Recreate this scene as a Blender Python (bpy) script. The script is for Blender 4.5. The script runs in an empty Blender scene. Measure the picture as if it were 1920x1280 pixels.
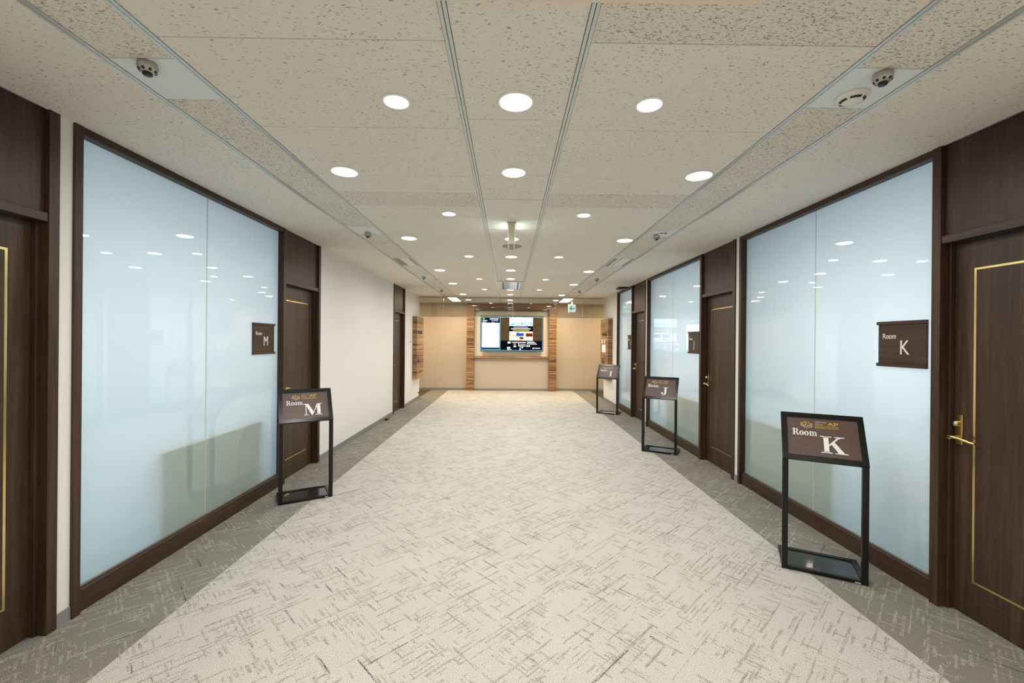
import bpy, math
from mathutils import Matrix, Vector

# ------------------------------------------------------------------ camera, world, exposure
scene = bpy.context.scene
COL = scene.collection
VS = scene.view_settings
VS.view_transform = 'Standard'; VS.look = 'None'; VS.gamma = 1.0; VS.use_curve_mapping = False
VS.exposure = -0.03
scene.cycles.max_bounces = 8; scene.cycles.caustics_reflective = False; scene.cycles.caustics_refractive = False

cam_data = bpy.data.cameras.new('camera')
cam_data.sensor_width = 36.0; cam_data.lens = 15.0
cam_data.clip_start = 0.02; cam_data.clip_end = 100
cam = bpy.data.objects.new('camera', cam_data); COL.objects.link(cam)
yaw, pitch, roll = math.radians(.43), math.radians(-.03), math.radians(.5)
fw = Vector((math.sin(yaw)*math.cos(pitch), math.cos(yaw)*math.cos(pitch), math.sin(pitch)))
rt = fw.cross(Vector((0, 0, 1))).normalized(); up = rt.cross(fw)
r2 = rt*math.cos(roll) + up*math.sin(roll); u2 = -rt*math.sin(roll) + up*math.cos(roll)
cam.matrix_world = Matrix(((r2.x, u2.x, -fw.x, 0), (r2.y, u2.y, -fw.y, 0), (r2.z, u2.z, -fw.z, 1.533), (0, 0, 0, 1)))
scene.camera = cam

world = bpy.data.worlds.new('world'); scene.world = world
world.use_nodes = True
world.node_tree.nodes['Background'].inputs[0].default_value = (.5, .6, .7, 1)
world.node_tree.nodes['Background'].inputs[1].default_value = 0.05

LAMP_WHITE = (1.0, .985, .94)
LAMP_WARM = (1.0, .88, .73)
LAMP_HALL = (1.0, .72, .38)
DAY = (.22, .62, 1.0)
ROOM = (1.0, .93, .90)
P_WHITE, P_WARM, P_HALL, P_DAY, P_ROOM = 9.0, 5.0, 33.0, 25.0, 18.0

def area_light(name, loc, rot, energy, color, sx, sy=None, spread=180, parent=None):
    l = bpy.data.lights.new(name, 'AREA'); l.energy = energy; l.color = color
    if sy is None: l.shape = 'DISK'; l.size = sx
    else: l.shape = 'RECTANGLE'; l.size = sx; l.size_y = sy
    l.spread = math.radians(spread)
    o = bpy.data.objects.new(name, l); COL.objects.link(o)
    o.location = loc; o.rotation_euler = rot
    if parent: o.parent = parent
    return o

# light inside the meeting rooms behind the frosted glass: blue daylight from their outer windows, plus upright white sheets added to brighten the panes at mid height
for yc, ln, sd in ((3.2, 3.4, -1), (2.9, 3.0, 1), (6.3, 2.8, 1), (9.0, 1.9, 1)):
    area_light('room_daylight', (sd*4.75, yc, 1.5), (0, sd*math.pi/2, 0), P_DAY*ln/3.2, DAY, 1.8, ln)
    area_light('pane_backlight', (sd*3.65, yc, 1.62), (0, sd*math.pi/2, 0), P_ROOM*ln/3.2, ROOM, .45, ln*.8)

# ------------------------------------------------------------------ helpers
class MB:
    """collects polygons and links them as one mesh object"""
    def __init__(self): self.v = []; self.f = []; self.mi = []; self.sm = []
    def poly(self, pts, faces, mi=0, sm=False):
        n = len(self.v); self.v += [tuple(p) for p in pts]
        for f in faces: self.f.append([n+i for i in f]); self.mi.append(mi); self.sm.append(sm)
        return self
    def box(self, x0, x1, y0, y1, z0, z1, mi=0):
        x0, x1 = min(x0, x1), max(x0, x1); y0, y1 = min(y0, y1), max(y0, y1); z0, z1 = min(z0, z1), max(z0, z1)
        p = [(x, y, z) for z in (z0, z1) for y in (y0, y1) for x in (x0, x1)]
        return self.poly(p, [(0, 2, 3, 1), (4, 5, 7, 6), (0, 1, 5, 4), (2, 6, 7, 3), (0, 4, 6, 2), (1, 3, 7, 5)], mi)
    def bevbox(self, x0, x1, y0, y1, z0, z1, b=.003, mi=0):
        """box with chamfered edges"""
        x0, x1 = min(x0, x1), max(x0, x1); y0, y1 = min(y0, y1), max(y0, y1)
        X, Y, Z = (x0, x1), (y0, y1), (z0, z1); idx = {}; pts = []
        for i in (0, 1):
            for j in (0, 1):
                for k in (0, 1):
                    sx, sy, sz = (1-2*i)*b, (1-2*j)*b, (1-2*k)*b
                    for a, q in (('x', (X[i], Y[j]+sy, Z[k]+sz)), ('y', (X[i]+sx, Y[j], Z[k]+sz)), ('z', (X[i]+sx, Y[j]+sy, Z[k]))):
                        idx[(i, j, k, a)] = len(pts); pts.append(q)
        F = []
        for s in (0, 1):
            F.append([idx[(s, j, k, 'x')] for j, k in ((0, 0), (1, 0), (1, 1), (0, 1))])
            F.append([idx[(i, s, k, 'y')] for i, k in ((0, 0), (1, 0), (1, 1), (0, 1))])
            F.append([idx[(i, j, s, 'z')] for i, j in ((0, 0), (1, 0), (1, 1), (0, 1))])
        for s in (0, 1):
            for t in (0, 1):
                F.append([idx[(s, t, 0, 'x')], idx[(s, t, 0, 'y')], idx[(s, t, 1, 'y')], idx[(s, t, 1, 'x')]])
                F.append([idx[(s, 0, t, 'x')], idx[(s, 0, t, 'z')], idx[(s, 1, t, 'z')], idx[(s, 1, t, 'x')]])
                F.append([idx[(0, s, t, 'y')], idx[(0, s, t, 'z')], idx[(1, s, t, 'z')], idx[(1, s, t, 'y')]])
        for i in (0, 1):
            for j in (0, 1):
                for k in (0, 1): F.append([idx[(i, j, k, a)] for a in 'xyz'])
        return self.poly(pts, F, mi)
    def prism(self, pts2, m, t0, t1, mi=0, sm=False):
        """extrude 2D polygon; m(u,v,t) -> xyz"""
        n = len(pts2)
        p = [m(u, v, t0) for u, v in pts2] + [m(u, v, t1) for u, v in pts2]
        F = [list(range(n))[::-1], list(range(n, 2*n))]
        for f in F: self_f = f
        self.poly(p, F, mi)
        k = len(self.v) - 2*n
        for i in range(n):
            j = (i+1) % n
            self.f.append([k+i, k+j, k+n+j, k+n+i]); self.mi.append(mi); self.sm.append(sm)
        return self
    def ring2(self, outer, inner, m, t0, t1, mi=0):
        n = len(outer)
        p = [m(u, v, t) for t in (t0, t1) for ring in (outer, inner) for u, v in ring]
        F = []
        for i in range(n):
            j = (i+1) % n
            F += [(i, j, n+j, n+i), (2*n+i, 3*n+i, 3*n+j, 2*n+j), (i, 2*n+i, 2*n+j, j), (n+i, n+j, 3*n+j, 3*n+i)]
        return self.poly(p, F, mi)
    def lathe(self, prof, n=24, c=(0, 0, 0), sm=True, mi=0, axis='z'):
        """profile of (r, h) revolved about an axis through c"""
        pts = []
        for r, h in prof:
            for i in range(n):
                a = 2*math.pi*i/n; q = (r*math.cos(a), r*math.sin(a), h)
                if axis == 'x': q = (h, q[0], q[1])
                if axis == 'y': q = (q[0], h, q[1])
                pts.append((q[0]+c[0], q[1]+c[1], q[2]+c[2]))
        F = []
        for k in range(len(prof)-1):
            for i in range(n):
                j = (i+1) % n; F.append((k*n+i, k*n+j, (k+1)*n+j, (k+1)*n+i))
        self.poly(pts, F, mi, sm)
        base = len(self.v) - len(pts)
        for k, rev in ((0, True), (len(prof)-1, False)):
            if prof[k][0] > 1e-6:
                f = [base+k*n+i for i in range(n)]
                self.f.append(f[::-1] if rev else f); self.mi.append(mi); self.sm.append(False)
        return self
    def tube(self, path, r, n=10, mi=0):
        rings = []
        for i, p in enumerate(path):
            p = Vector(p); a = Vector(path[max(i-1, 0)]); b = Vector(path[min(i+1, len(path)-1)])
            d = (b-a).normalized(); s = d.cross(Vector((0, 0, 1)))
            if s.length < 1e-3: s = d.cross(Vector((1, 0, 0)))
            s.normalize(); t = s.cross(d)
            rr = r[i] if isinstance(r, (list, tuple)) else r
            rings.append([p + s*rr*math.cos(2*math.pi*k/n) + t*rr*math.sin(2*math.pi*k/n) for k in range(n)])
        pts = [q for R in rings for q in R]; F = []
        for i in range(len(path)-1):
            for k in range(n):
                j = (k+1) % n; F.append((i*n+k, i*n+j, (i+1)*n+j, (i+1)*n+k))
        F.append(list(range(n))[::-1]); F.append([(len(path)-1)*n+k for k in range(n)])
        return self.poly(pts, F, mi, True)
    def mesh(self, name, mats, recalc=True):
        me = bpy.data.meshes.new(name); me.from_pydata(self.v, [], self.f)
        for m in (mats if isinstance(mats, (list, tuple)) else [mats]): me.materials.append(m)
        me.polygons.foreach_set('material_index', self.mi); me.polygons.foreach_set('use_smooth', self.sm)
        if recalc:
            import bmesh
            bm = bmesh.new(); bm.from_mesh(me); bmesh.ops.recalc_face_normals(bm, faces=bm.faces); bm.to_mesh(me); bm.free()
        me.update(); return me
    def build(self, name, mats, parent=None, loc=None):
        return link(name, self.mesh(name, mats), parent, loc)

def link(name, me, parent=None, loc=None):
    o = bpy.data.objects.new(name, me); COL.objects.link(o)
    if parent: o.parent = parent
    if loc: o.location = loc
    return o
def tag(o, label, cat, group=None, kind=None):
    o['label'] = label; o['category'] = cat
    if group: o['group'] = group
    if kind: o['kind'] = kind
    return o
def thing(name, loc, label, cat, group=None, rz=0, kind=None):
    o = bpy.data.objects.new(name, None); COL.objects.link(o)
    o.location = loc; o.rotation_euler = (0, 0, rz); o.empty_display_size = .1
    return tag(o, label, cat, group, kind)
def copy_tree(o, parent=None):
    c = o.copy(); COL.objects.link(c)
    if parent: c.parent = parent
    for ch in o.children: copy_tree(ch, c)
    return c
def ell(cx, cy, rx, ry, n=28, a0=0, a1=2*math.pi, closed=True):
    m = n if closed else n-1
    return [(cx+rx*math.cos(a0+(a1-a0)*i/m), cy+ry*math.sin(a0+(a1-a0)*i/m)) for i in range(n)]
def seg(p, q, w):
    dx, dy = q[0]-p[0], q[1]-p[1]; l = math.hypot(dx, dy); nx, ny = -dy/l*w/2, dx/l*w/2
    return [(p[0]+nx, p[1]+ny), (p[0]-nx, p[1]-ny), (q[0]-nx, q[1]-ny), (q[0]+nx, q[1]+ny)]
def text_mesh(name, s, size, mat, extrude=.0008, sx=1.0, bold=0.0):
    cu = bpy.data.curves.new(name, 'FONT'); cu.body = s; cu.size = size; cu.extrude = extrude; cu.offset = bold
    o = bpy.data.objects.new(name, cu); COL.objects.link(o)
    bpy.context.view_layer.update()
    me = bpy.data.meshes.new_from_object(o.evaluated_get(bpy.context.evaluated_depsgraph_get()))
    bpy.data.objects.remove(o); bpy.data.curves.remove(cu)
    me.materials.clear(); me.materials.append(mat); me.name = name
    for v in me.vertices: v.co.x *= sx
    return me

# ------------------------------------------------------------------ node helpers and materials
class NT:
    def __init__(self, name):
        self.m = bpy.data.materials.new(name); self.m.use_nodes = True
        self.t = self.m.node_tree; self.t.nodes.clear()
        self.out = self.t.nodes.new('ShaderNodeOutputMaterial')
    def n(self, typ, **kw):
        nd = self.t.nodes.new(typ)
        for k, v in kw.items():
            if k.startswith('_'): setattr(nd, k[1:], v)
            else: self.set(nd.inputs[k.replace('__', ' ')], v)
        return nd
    def set(self, inp, v):
        if isinstance(v, bpy.types.NodeSocket): self.t.links.new(v, inp)
        elif isinstance(v, (tuple, list)) and len(v) == 3 and inp.type == 'RGBA': inp.default_value = (*v, 1)
        else: inp.default_value = v
    def math(self, op, a, b=None, c=None):
        nd = self.t.nodes.new('ShaderNodeMath'); nd.operation = op
        for i, v in enumerate((a, b, c)):
            if v is not None: self.set(nd.inputs[i], v)
        return nd.outputs[0]
    def mix(self, f, a, b, blend='MIX'):
        nd = self.t.nodes.new('ShaderNodeMix'); nd.data_type = 'RGBA'; nd.blend_type = blend
        self.set(nd.inputs[0], f); self.set(nd.inputs[6], a); self.set(nd.inputs[7], b)
        return nd.outputs[2]
    def pos(self): return self.t.nodes.new('ShaderNodeNewGeometry').outputs['Position']
    def objco(self): return self.t.nodes.new('ShaderNodeTexCoord').outputs['Object']
    def mapping(self, vec, scale=(1, 1, 1), rot=(0, 0, 0), loc=(0, 0, 0)):
        nd = self.t.nodes.new('ShaderNodeMapping'); self.set(nd.inputs['Vector'], vec)
        nd.inputs['Scale'].default_value = scale; nd.inputs['Rotation'].default_value = rot; nd.inputs['Location'].default_value = loc
        return nd.outputs[0]
    def noise(self, vec, scale, detail=2, rough=.5, dist=0):
        nd = self.n('ShaderNodeTexNoise', Scale=scale, Detail=detail, Roughness=rough, Distortion=dist)
        self.set(nd.inputs['Vector'], vec); return nd.outputs['Fac']
    def ramp(self, f, stops):
        nd = self.t.nodes.new('ShaderNodeValToRGB'); self.set(nd.inputs[0], f)
        e = nd.color_ramp.elements
        while len(e) < len(stops): e.new(.5)
        for q, (p, c) in zip(e, stops): q.position = p; q.color = (*c, 1) if len(c) == 3 else c
        return nd.outputs[0]
    def bump(self, h, strength=.3, dist=.01):
        return self.n('ShaderNodeBump', Height=h, Strength=strength, Distance=dist).outputs[0]
    def principled(self, **kw):
        p = self.t.nodes.new('ShaderNodeBsdfPrincipled')
        for k, v in kw.items(): self.set(p.inputs[k.replace('__', ' ')], v)
        self.t.links.new(p.outputs[0], self.out.inputs[0]); return p
def plain(name, col, rough=.5, metal=0, spec=.5, coat=0):
    t = NT(name); 
    f = t.noise(t.objco(), 35, 3)
    c = t.mix(f, tuple(x*.94 for x in col), tuple(min(1, x*1.06) for x in col))
    t.principled(Base__Color=c, Roughness=rough, Metallic=metal, Specular__IOR__Level=spec, Coat__Weight=coat); return t.m
def emit(name, col, s):
    t = NT(name); e = t.n('ShaderNodeEmission', Color=col, Strength=s); t.t.links.new(e.outputs[0], t.out.inputs[0])
    t.m.cycles.emission_sampling = 'NONE'; return t.m

def carpet(name, base, hatch, dark, amount=.75):
    t = NT(name); P = t.pos()
    sep = t.n('ShaderNodeSeparateXYZ', Vector=t.mapping(P, rot=(0, 0, math.radians(-44)))); U, V = sep.outputs[0], sep.outputs[1]
    edge = t.noise(P, 150, 1); edge2 = t.noise(P, 210, 1)
    def layer(u, v, Lu, Lv, w, thr, off, clus=None, brk=.45, wob=.3):
        """broken strokes along u, one to a row of width Lv, clustered by a slow noise"""
        vv = t.math('ADD', t.math('DIVIDE', v, Lv), off); row = t.math('FLOOR', vv)
        rn = t.n('ShaderNodeTexWhiteNoise', _noise_dimensions='1D'); t.set(rn.inputs['W'], t.math('ADD', row, off*3.1))
        uu = t.math('ADD', t.math('DIVIDE', u, Lu), t.math('MULTIPLY', rn.outputs[0], 7.3)); col = t.math('FLOOR', uu); fu = t.math('FRACT', uu)
        wn = t.n('ShaderNodeTexWhiteNoise', _noise_dimensions='3D'); t.set(wn.inputs['Vector'], t.n('ShaderNodeCombineXYZ', X=col, Y=row, Z=off).outputs[0])
        sc = t.n('ShaderNodeSeparateColor', Color=wn.outputs[1])
        val = sc.outputs[0] if clus is None else t.math('ADD', sc.outputs[0], t.math('MULTIPLY', t.math('SUBTRACT', clus, .5), 4.2))
        act = t.math('GREATER_THAN', val, thr)
        ln = t.math('LESS_THAN', fu, t.math('MULTIPLY_ADD', sc.outputs[1], .6, .35))
        fn = t.noise(t.n('ShaderNodeCombineXYZ', X=t.math('MULTIPLY', u, 14), Y=t.math('MULTIPLY', v, 90), Z=off).outputs[0], 1.0, 2, .6)
        s = t.math('ABSOLUTE', t.math('SUBTRACT', t.math('FRACT', t.math('ADD', vv, t.math('MULTIPLY', t.math('SUBTRACT', edge, .5), wob))), .5))
        st = t.math('DIVIDE', t.math('SUBTRACT', t.math('MULTIPLY', w*1.15, t.math('MULTIPLY_ADD', sc.outputs[2], .9, .55)), s), w*.35); st.node.use_clamp = True
        br = t.math('MULTIPLY', t.math('SUBTRACT', t.math('ADD', fn, t.math('MULTIPLY', t.math('SUBTRACT', edge2, .5), 1.5)), brk), 5); br.node.use_clamp = True
        return t.math('MULTIPLY', t.math('MULTIPLY', act, ln), t.math('MULTIPLY', st, br))
    c1 = t.noise(t.mapping(P, scale=(4.2, 4.2, 1)), 1, 1.5); c2 = t.noise(t.mapping(P, scale=(4.6, 4.6, 1), loc=(9, 4, 0)), 1, 1.5)
    h = None
    for a in (layer(U, V, .30, .025, .23, .64, .13, c1), layer(V, U, .16, .025, .24, .72, .57, c2), layer(U, V, .52, .061, .085, .60, .31, None, .42, .2), layer(V, U, .22, .073, .09, .72, .83, None, .45, .2)):
        h = a if h is None else t.math('MAXIMUM', h, a)
    d = t.math('MAXIMUM', layer(U, V, .50, .115, .032, .80, .91, None, .36, .05), layer(V, U, .24, .13, .03, .86, .47, None, .36, .05))
    tuft = t.noise(P, 230, 2, .75); big = t.noise(P, 1.3, 2)
    c = t.mix(t.math('MULTIPLY', h, amount), base, hatch)
    c = t.mix(t.math('MULTIPLY', d, .8), c, dark)
    fleck = t.ramp(tuft, [(.36, (.40, .39, .37)), (.49, (.95, .95, .95)), (.7, (1.04, 1.04, 1.04))])
    c = t.mix(1, c, fleck, 'MULTIPLY')
    c = t.mix(1, c, t.ramp(big, [(.3, (.94, .94, .94)), (.7, (1, 1, 1))]), 'MULTIPLY')
    t.principled(Base__Color=c, Roughness=.95, Specular__IOR__Level=.1, Normal=t.bump(tuft, .5, .004)); return t.m

def acoustic(name, base, thr, sc):
    t = NT(name); P = t.pos()
    f = t.noise(t.mapping(P, scale=(55*sc, 120*sc, 1)), 1, 2.5, .55, .6)
    g = t.noise(t.mapping(P, scale=(150*sc, 230*sc, 1), loc=(3, 7, 0)), 1, 1, .5)
    dens = t.noise(P, 2.5, 2)
    th = t.math('MULTIPLY_ADD', dens, -.10, thr+.05)
    m = t.math('MULTIPLY', t.math('SUBTRACT', f, th), 14); m.node.use_clamp = True
    g2 = t.math('MULTIPLY', t.math('SUBTRACT', g, thr+.06), 8); g2.node.use_clamp = True
    m = t.math('MAXIMUM', m, t.math('MULTIPLY', g2, .6))
    c = t.mix(m, base, tuple(x*.45 for x in base))
    t.principled(Base__Color=c, Roughness=.95, Specular__IOR__Level=.1, Normal=t.bump(t.math('MULTIPLY', m, -1), .5, .004)); return t.m

def wood(name, a, b, c, axis, rough=.42, sc=1.0):
    t = NT(name); P = t.pos()
    s = {'z': (26, 26, 1.1), 'y': (26, 1.1, 26), 'x': (1.1, 26, 26)}[axis]; s = tuple(q*sc for q in s)
    f = t.noise(t.mapping(P, scale=s), 1, 5, .62, .8)
    f2 = t.noise(t.mapping(P, scale=tuple(q*6 for q in s)), 1, 3, .6)
    f3 = t.noise(t.mapping(P, scale=tuple(q*.22 for q in s)), 1, 2)
    k = t.math('ADD', t.math('MULTIPLY', f, .75), t.math('ADD', t.math('MULTIPLY', f2, .3), t.math('MULTIPLY', f3, .35)))
    col = t.ramp(t.math('MULTIPLY', k, .72), [(.28, a), (.5, b), (.72, c)])
    t.principled(Base__Color=col, Roughness=rough, Specular__IOR__Level=.35, Normal=t.bump(f2, .12, .002)); return t.m

def zebrano(name):
    t = NT(name); P = t.pos()
    f = t.noise(t.mapping(P, scale=(.5, .5, 34)), 1, 3, .7, .3)
    f2 = t.noise(t.mapping(P, scale=(1.6, 1.6, 120)), 1, 3, .6)
    k = t.math('ADD', t.math('MULTIPLY', f, .85), t.math('MULTIPLY', f2, .2))
    col = t.ramp(k, [(.40, (.035, .017, .008)), (.48, (.15, .070, .028)), (.525, (.44, .24, .105)), (.565, (.15, .072, .03)), (.63, (.56, .34, .17))])
    t.principled(Base__Color=col, Roughness=.3, Specular__IOR__Level=.5); return t.m

def film(name):
    """frosted white film on glass: scatters the room's light, mirrors the corridor"""
    t = NT(name)
    tr = t.n('ShaderNodeBsdfTranslucent', Color=(.92, .93, .95)); df = t.n('ShaderNodeBsdfDiffuse', Color=(.66, .83, .79))
    mx = t.t.nodes.new('ShaderNodeMixShader'); mx.inputs[0].default_value = .42
    t.t.links.new(tr.outputs[0], mx.inputs[1]); t.t.links.new(df.outputs[0], mx.inputs[2])
    gl = t.n('ShaderNodeBsdfGlossy', Roughness=.0, Color=(1, 1, 1))
    fr = t.n('ShaderNodeFresnel', IOR=1.68)
    m2 = t.t.nodes.new('ShaderNodeMixShader'); t.t.links.new(fr.outputs[0], m2.inputs[0])
    t.t.links.new(mx.outputs[0], m2.inputs[1]); t.t.links.new(gl.outputs[0], m2.inputs[2])
    t.t.links.new(m2.outputs[0], t.out.inputs[0]); return t.m
def clear_glass(name, tint, refl=1.5):
    t = NT(name)
    tr = t.n('ShaderNodeBsdfTransparent', Color=tint); gl = t.n('ShaderNodeBsdfGlossy', Roughness=.0, Color=(1, 1, 1)); fr = t.n('ShaderNodeFresnel', IOR=refl)
    m2 = t.t.nodes.new('ShaderNodeMixShader'); t.t.links.new(fr.outputs[0], m2.inputs[0])
    t.t.links.new(tr.outputs[0], m2.inputs[1]); t.t.links.new(gl.outputs[0], m2.inputs[2])
    t.t.links.new(m2.outputs[0], t.out.inputs[0]); return t.m
def wallpaper(name, col):
    t = NT(name); P = t.pos()
    f = t.noise(P, 260, 2); g = t.noise(P, 2, 2)
    c = t.mix(g, tuple(x*.97 for x in col), col)
    t.principled(Base__Color=c, Roughness=.85, Specular__IOR__Level=.2, Normal=t.bump(f, .15, .002)); return t.m
def photo_mat(name, stops, scale, s, dist=1.5):
    t = NT(name); f = t.noise(t.mapping(t.pos(), scale=scale), 1, 4, .7, dist)
    e = t.n('ShaderNodeEmission', Color=t.ramp(f, stops), Strength=s); t.t.links.new(e.outputs[0], t.out.inputs[0])
    t.m.cycles.emission_sampling = 'NONE'; return t.m

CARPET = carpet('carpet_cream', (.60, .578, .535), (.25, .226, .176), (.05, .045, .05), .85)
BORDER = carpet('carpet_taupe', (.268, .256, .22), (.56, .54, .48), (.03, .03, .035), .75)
CARPET_DARK = carpet('carpet_dark_brown', (.10, .085, .07), (.2, .17, .14), (.03, .03, .03), .5)
TILE = acoustic('acoustic_tile', (.80, .765, .685), .622, 1.0)
TILE_R = acoustic('acoustic_tile_rough', (.78, .735, .65), .565, 1.25)
SLAB = plain('ceiling_void', (.10, .095, .085), .9)
PANEL = plain('painted_metal_panel', (.72, .75, .73), .4)
TBAR = plain('grid_bar_aluminium', (.60, .64, .64), .38, .3)
GROOVE = plain('grid_bar_groove', (.05, .06, .06), .7)
WHITE = wallpaper('white_wallpaper', (.765, .757, .73))
BEIGE = wallpaper('beige_wallpaper', (.52, .445, .365))
GREY = plain('grey_vinyl_skirting', (.22, .225, .22), .6)
WD_V = wood('walnut_upright', (.015, .0085, .0050), (.045, .0240, .0140), (.098, .054, .031), 'z')
WD_Y = wood('walnut_lengthwise', (.015, .0085, .0050), (.045, .0240, .0140), (.098, .054, .031), 'y')
ZEB = zebrano('striped_zebrano')
FILM = film('frosted_film')
CLEAR = clear_glass('clear_back', (.97, .99, .99), 1.01)
SCREEN_GLASS = clear_glass('smoke_screen_glass', (.76, .77, .75), 1.5)
SEAM = plain('glazing_seal', (.55, .56, .47), .5)
BEAD = plain('glazing_bead_grey', (.16, .13, .11), .5)
BRASS = plain('polished_brass', (.80, .62, .26), .22, 1.0)
CHROME = plain('brushed_chrome', (.70, .70, .70), .2, 1.0)
GREYM = plain('satin_grey_metal', (.50, .48, .44), .5, .7)
BLACKM = plain('black_painted_steel', (.006, .006, .007), .25, 0, .35)
BLACKG = plain('black_glossy_plate', (.02, .024, .026), .06, 0, .8)
def poster_mat():
    t = NT('brown_brushed_poster'); f = t.noise(t.mapping(t.objco(), scale=(18, 420, 420)), 1, 3, .6)
    c = t.ramp(f, [(.3, (.075, .045, .036)), (.7, (.135, .085, .068))])
    t.principled(Base__Color=c, Roughness=.36, Specular__IOR__Level=.4); return t.m
POSTER = poster_mat()
LETTER_W = plain('white_print', (.82, .82, .82), .5)
LETTER_G = plain('gold_print', (.62, .42, .05), .45)
LETTER_S = plain('silver_print', (.45, .43, .42), .45)
SILVER = plain('satin_silver', (.78, .75, .68), .4, .15)
PLASTIC = plain('off_white_plastic', (.80, .77, .70), .45)
CREAM = plain('cream_fixture', (.82, .68, .55), .5)
GREYP = plain('grey_plastic', (.30, .30, .28), .5)
BLACKP = plain('black_plastic', (.015, .015, .017), .4)
PAPER = plain('white_paper', (.85, .84, .80), .7)
LENS_W = emit('downlight_lens', (1, .98, .94), 9)
LENS_WARM = emit('downlight_lens_warm', (1, .90, .78), 9)
LENS_HALL = emit('panel_light_diffuser', (1, .93, .80), 7)
WHITE_TRIM = plain('white_lamp_trim', (.85, .84, .80), .4)
ROOMW = plain('room_paint', (.8, .8, .8), .9)

# ------------------------------------------------------------------ layout constants
H = 2.70
LX, RX = -2.36, 2.525           # faces of the timber trim
LW, RW = -2.375, 2.54           # wallpaper faces
Y_BACK, Y_HALL, Y_END = -4.0, 11.37, 13.30
def wx(s, d):                   # d metres into the wall from the trim face; s = -1 left, +1 right
    return (LX - d) if s < 0 else (RX + d)

# ------------------------------------------------------------------ floor
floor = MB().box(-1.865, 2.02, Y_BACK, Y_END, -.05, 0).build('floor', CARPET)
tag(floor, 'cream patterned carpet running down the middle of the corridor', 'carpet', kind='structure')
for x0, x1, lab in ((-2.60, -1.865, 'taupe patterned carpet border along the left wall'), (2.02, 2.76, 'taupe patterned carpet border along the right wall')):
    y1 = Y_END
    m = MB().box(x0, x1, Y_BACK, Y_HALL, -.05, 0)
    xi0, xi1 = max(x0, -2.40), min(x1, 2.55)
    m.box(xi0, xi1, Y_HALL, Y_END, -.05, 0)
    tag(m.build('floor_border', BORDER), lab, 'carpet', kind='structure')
for x0, x1, lab in ((-4.6, -2.40, 'dark brown carpet beyond the left end of the corridor'), (2.55, 4.6, 'dark brown carpet beyond the right end of the corridor')):
    tag(MB().box(x0, x1, Y_HALL, Y_END, -.05, 0).build('floor_hall', CARPET_DARK), lab, 'carpet', kind='structure')

# ------------------------------------------------------------------ ceiling: slab, tiles, grid bars
ceiling = MB().box(-4.6, 4.6, Y_BACK, Y_END, H+.02, H+.08).build('ceiling', SLAB)
tag(ceiling, 'suspended acoustic tile ceiling with metal grid bars', 'ceiling', kind='structure')
BARS = [-1.70, -1.39, -.243, .293, 1.445, 1.775]; BW = .03
_tilecache = {}
def tile(x0, x1, y0, y1, mat, name='ceiling_tile'):
    g = .0018; w, l = round(x1-x0-2*g, 4), round(y1-y0-2*g, 4); k = (w, l, mat.name)
    if k not in _tilecache: _tilecache[k] = MB().bevbox(-w/2, w/2, -l/2, l/2, 0, .016, .0015).mesh(name, mat)
    return link(name, _tilecache[k], ceiling, ((x0+x1)/2, (y0+y1)/2, H))
big = [-4.0, -3.4, -2.755, -2.075, -1.395, -1.055, -.715, -.035, .645, 1.325, 1.665, 2.351, 3.032, 3.37, 3.71, 4.05]
while big[-1]+.68 < Y_END-.3: big.append(round(big[-1]+.68, 3))
big.append(Y_END)
side = [-4.0, -1.4, 1.325, 4.05, 5.41, 6.77, 8.13, 9.49, 10.85, 12.2, Y_END]
ROUGH = {(1.325, 1.665), (3.37, 3.71), (-.715, -.035)}
cols = [(LX-.02, BARS[0]), (BARS[1], BARS[2]), (BARS[3], BARS[4]), (BARS[5], RX+.02)]
for ci, (a, b) in enumerate(cols):
    x0 = a+(BW/2 if ci else 0); x1 = b-(BW/2 if ci < 3 else 0)
    for y0, y1 in zip(*((big, big[1:]) if ci in (1, 2) else (side, side[1:]))):
        tile(x0, x1, y0, y1, TILE_R if (y0, y1) in ROUGH and (ci == 2 or (ci == 1 and y0 > 3)) else TILE)
cj = [-4, -3.1, -2.2, -1.3, -.4, .5, 1.4, 2.25, 3.0, 3.516, 4.094, 4.451, 5.4, 6.35, 7.3, 8.28, 9.60, 10.5, Y_HALL, 12.3, Y_END]
for y0, y1 in zip(cj, cj[1:]):
    if y0 != 8.28: tile(BARS[2]+BW/2, BARS[3]-BW/2, y0, y1, TILE)
SP = {-1: [(1.795, 2.10, 'p'), (4.415, 4.71, 'p'), (6.06, 6.68, 'v'), (7.65, 7.95, 'p'), (9.62, 9.92, 'p'), (11.44, 12.68, 'l')],
       1: [(1.795, 2.10, 'p'), (4.415, 4.71, 'p'), (5.94, 6.60, 'v'), (7.65, 7.95, 'p'), (9.62, 9.92, 'p'), (11.44, 12.68, 'l')]}
STRIP = {-1: (BARS[0]+BW/2, BARS[1]-BW/2), 1: (BARS[4]+BW/2, BARS[5]-BW/2)}
for s in (-1, 1):
    x0, x1 = STRIP[s]; y = Y_BACK
    for p0, p1, k in SP[s] + [(Y_END, Y_END, None)]:
        n = max(1, round((p0-y)/1.2))
        for i in range(n):
            tile(x0, x1, y+(p0-y)*i/n, y+(p0-y)*(i+1)/n, TILE_R)
        if k == 'p': tile(x0, x1, p0, p1, PANEL, 'equipment_panel')
        y = p1
for bx in BARS:
    m = MB().box(bx-BW/2, bx-.0016, Y_BACK, Y_END, H-.004, H+.02).box(bx+.0016, bx+BW/2, Y_BACK, Y_END, H-.004, H+.02)
    b = m.build('grid_bar', TBAR, ceiling)
    MB().box(bx-.0016, bx+.0016, Y_BACK, Y_END, H+.001, H+.018).build('grid_bar_groove', GROOVE, b)
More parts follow.
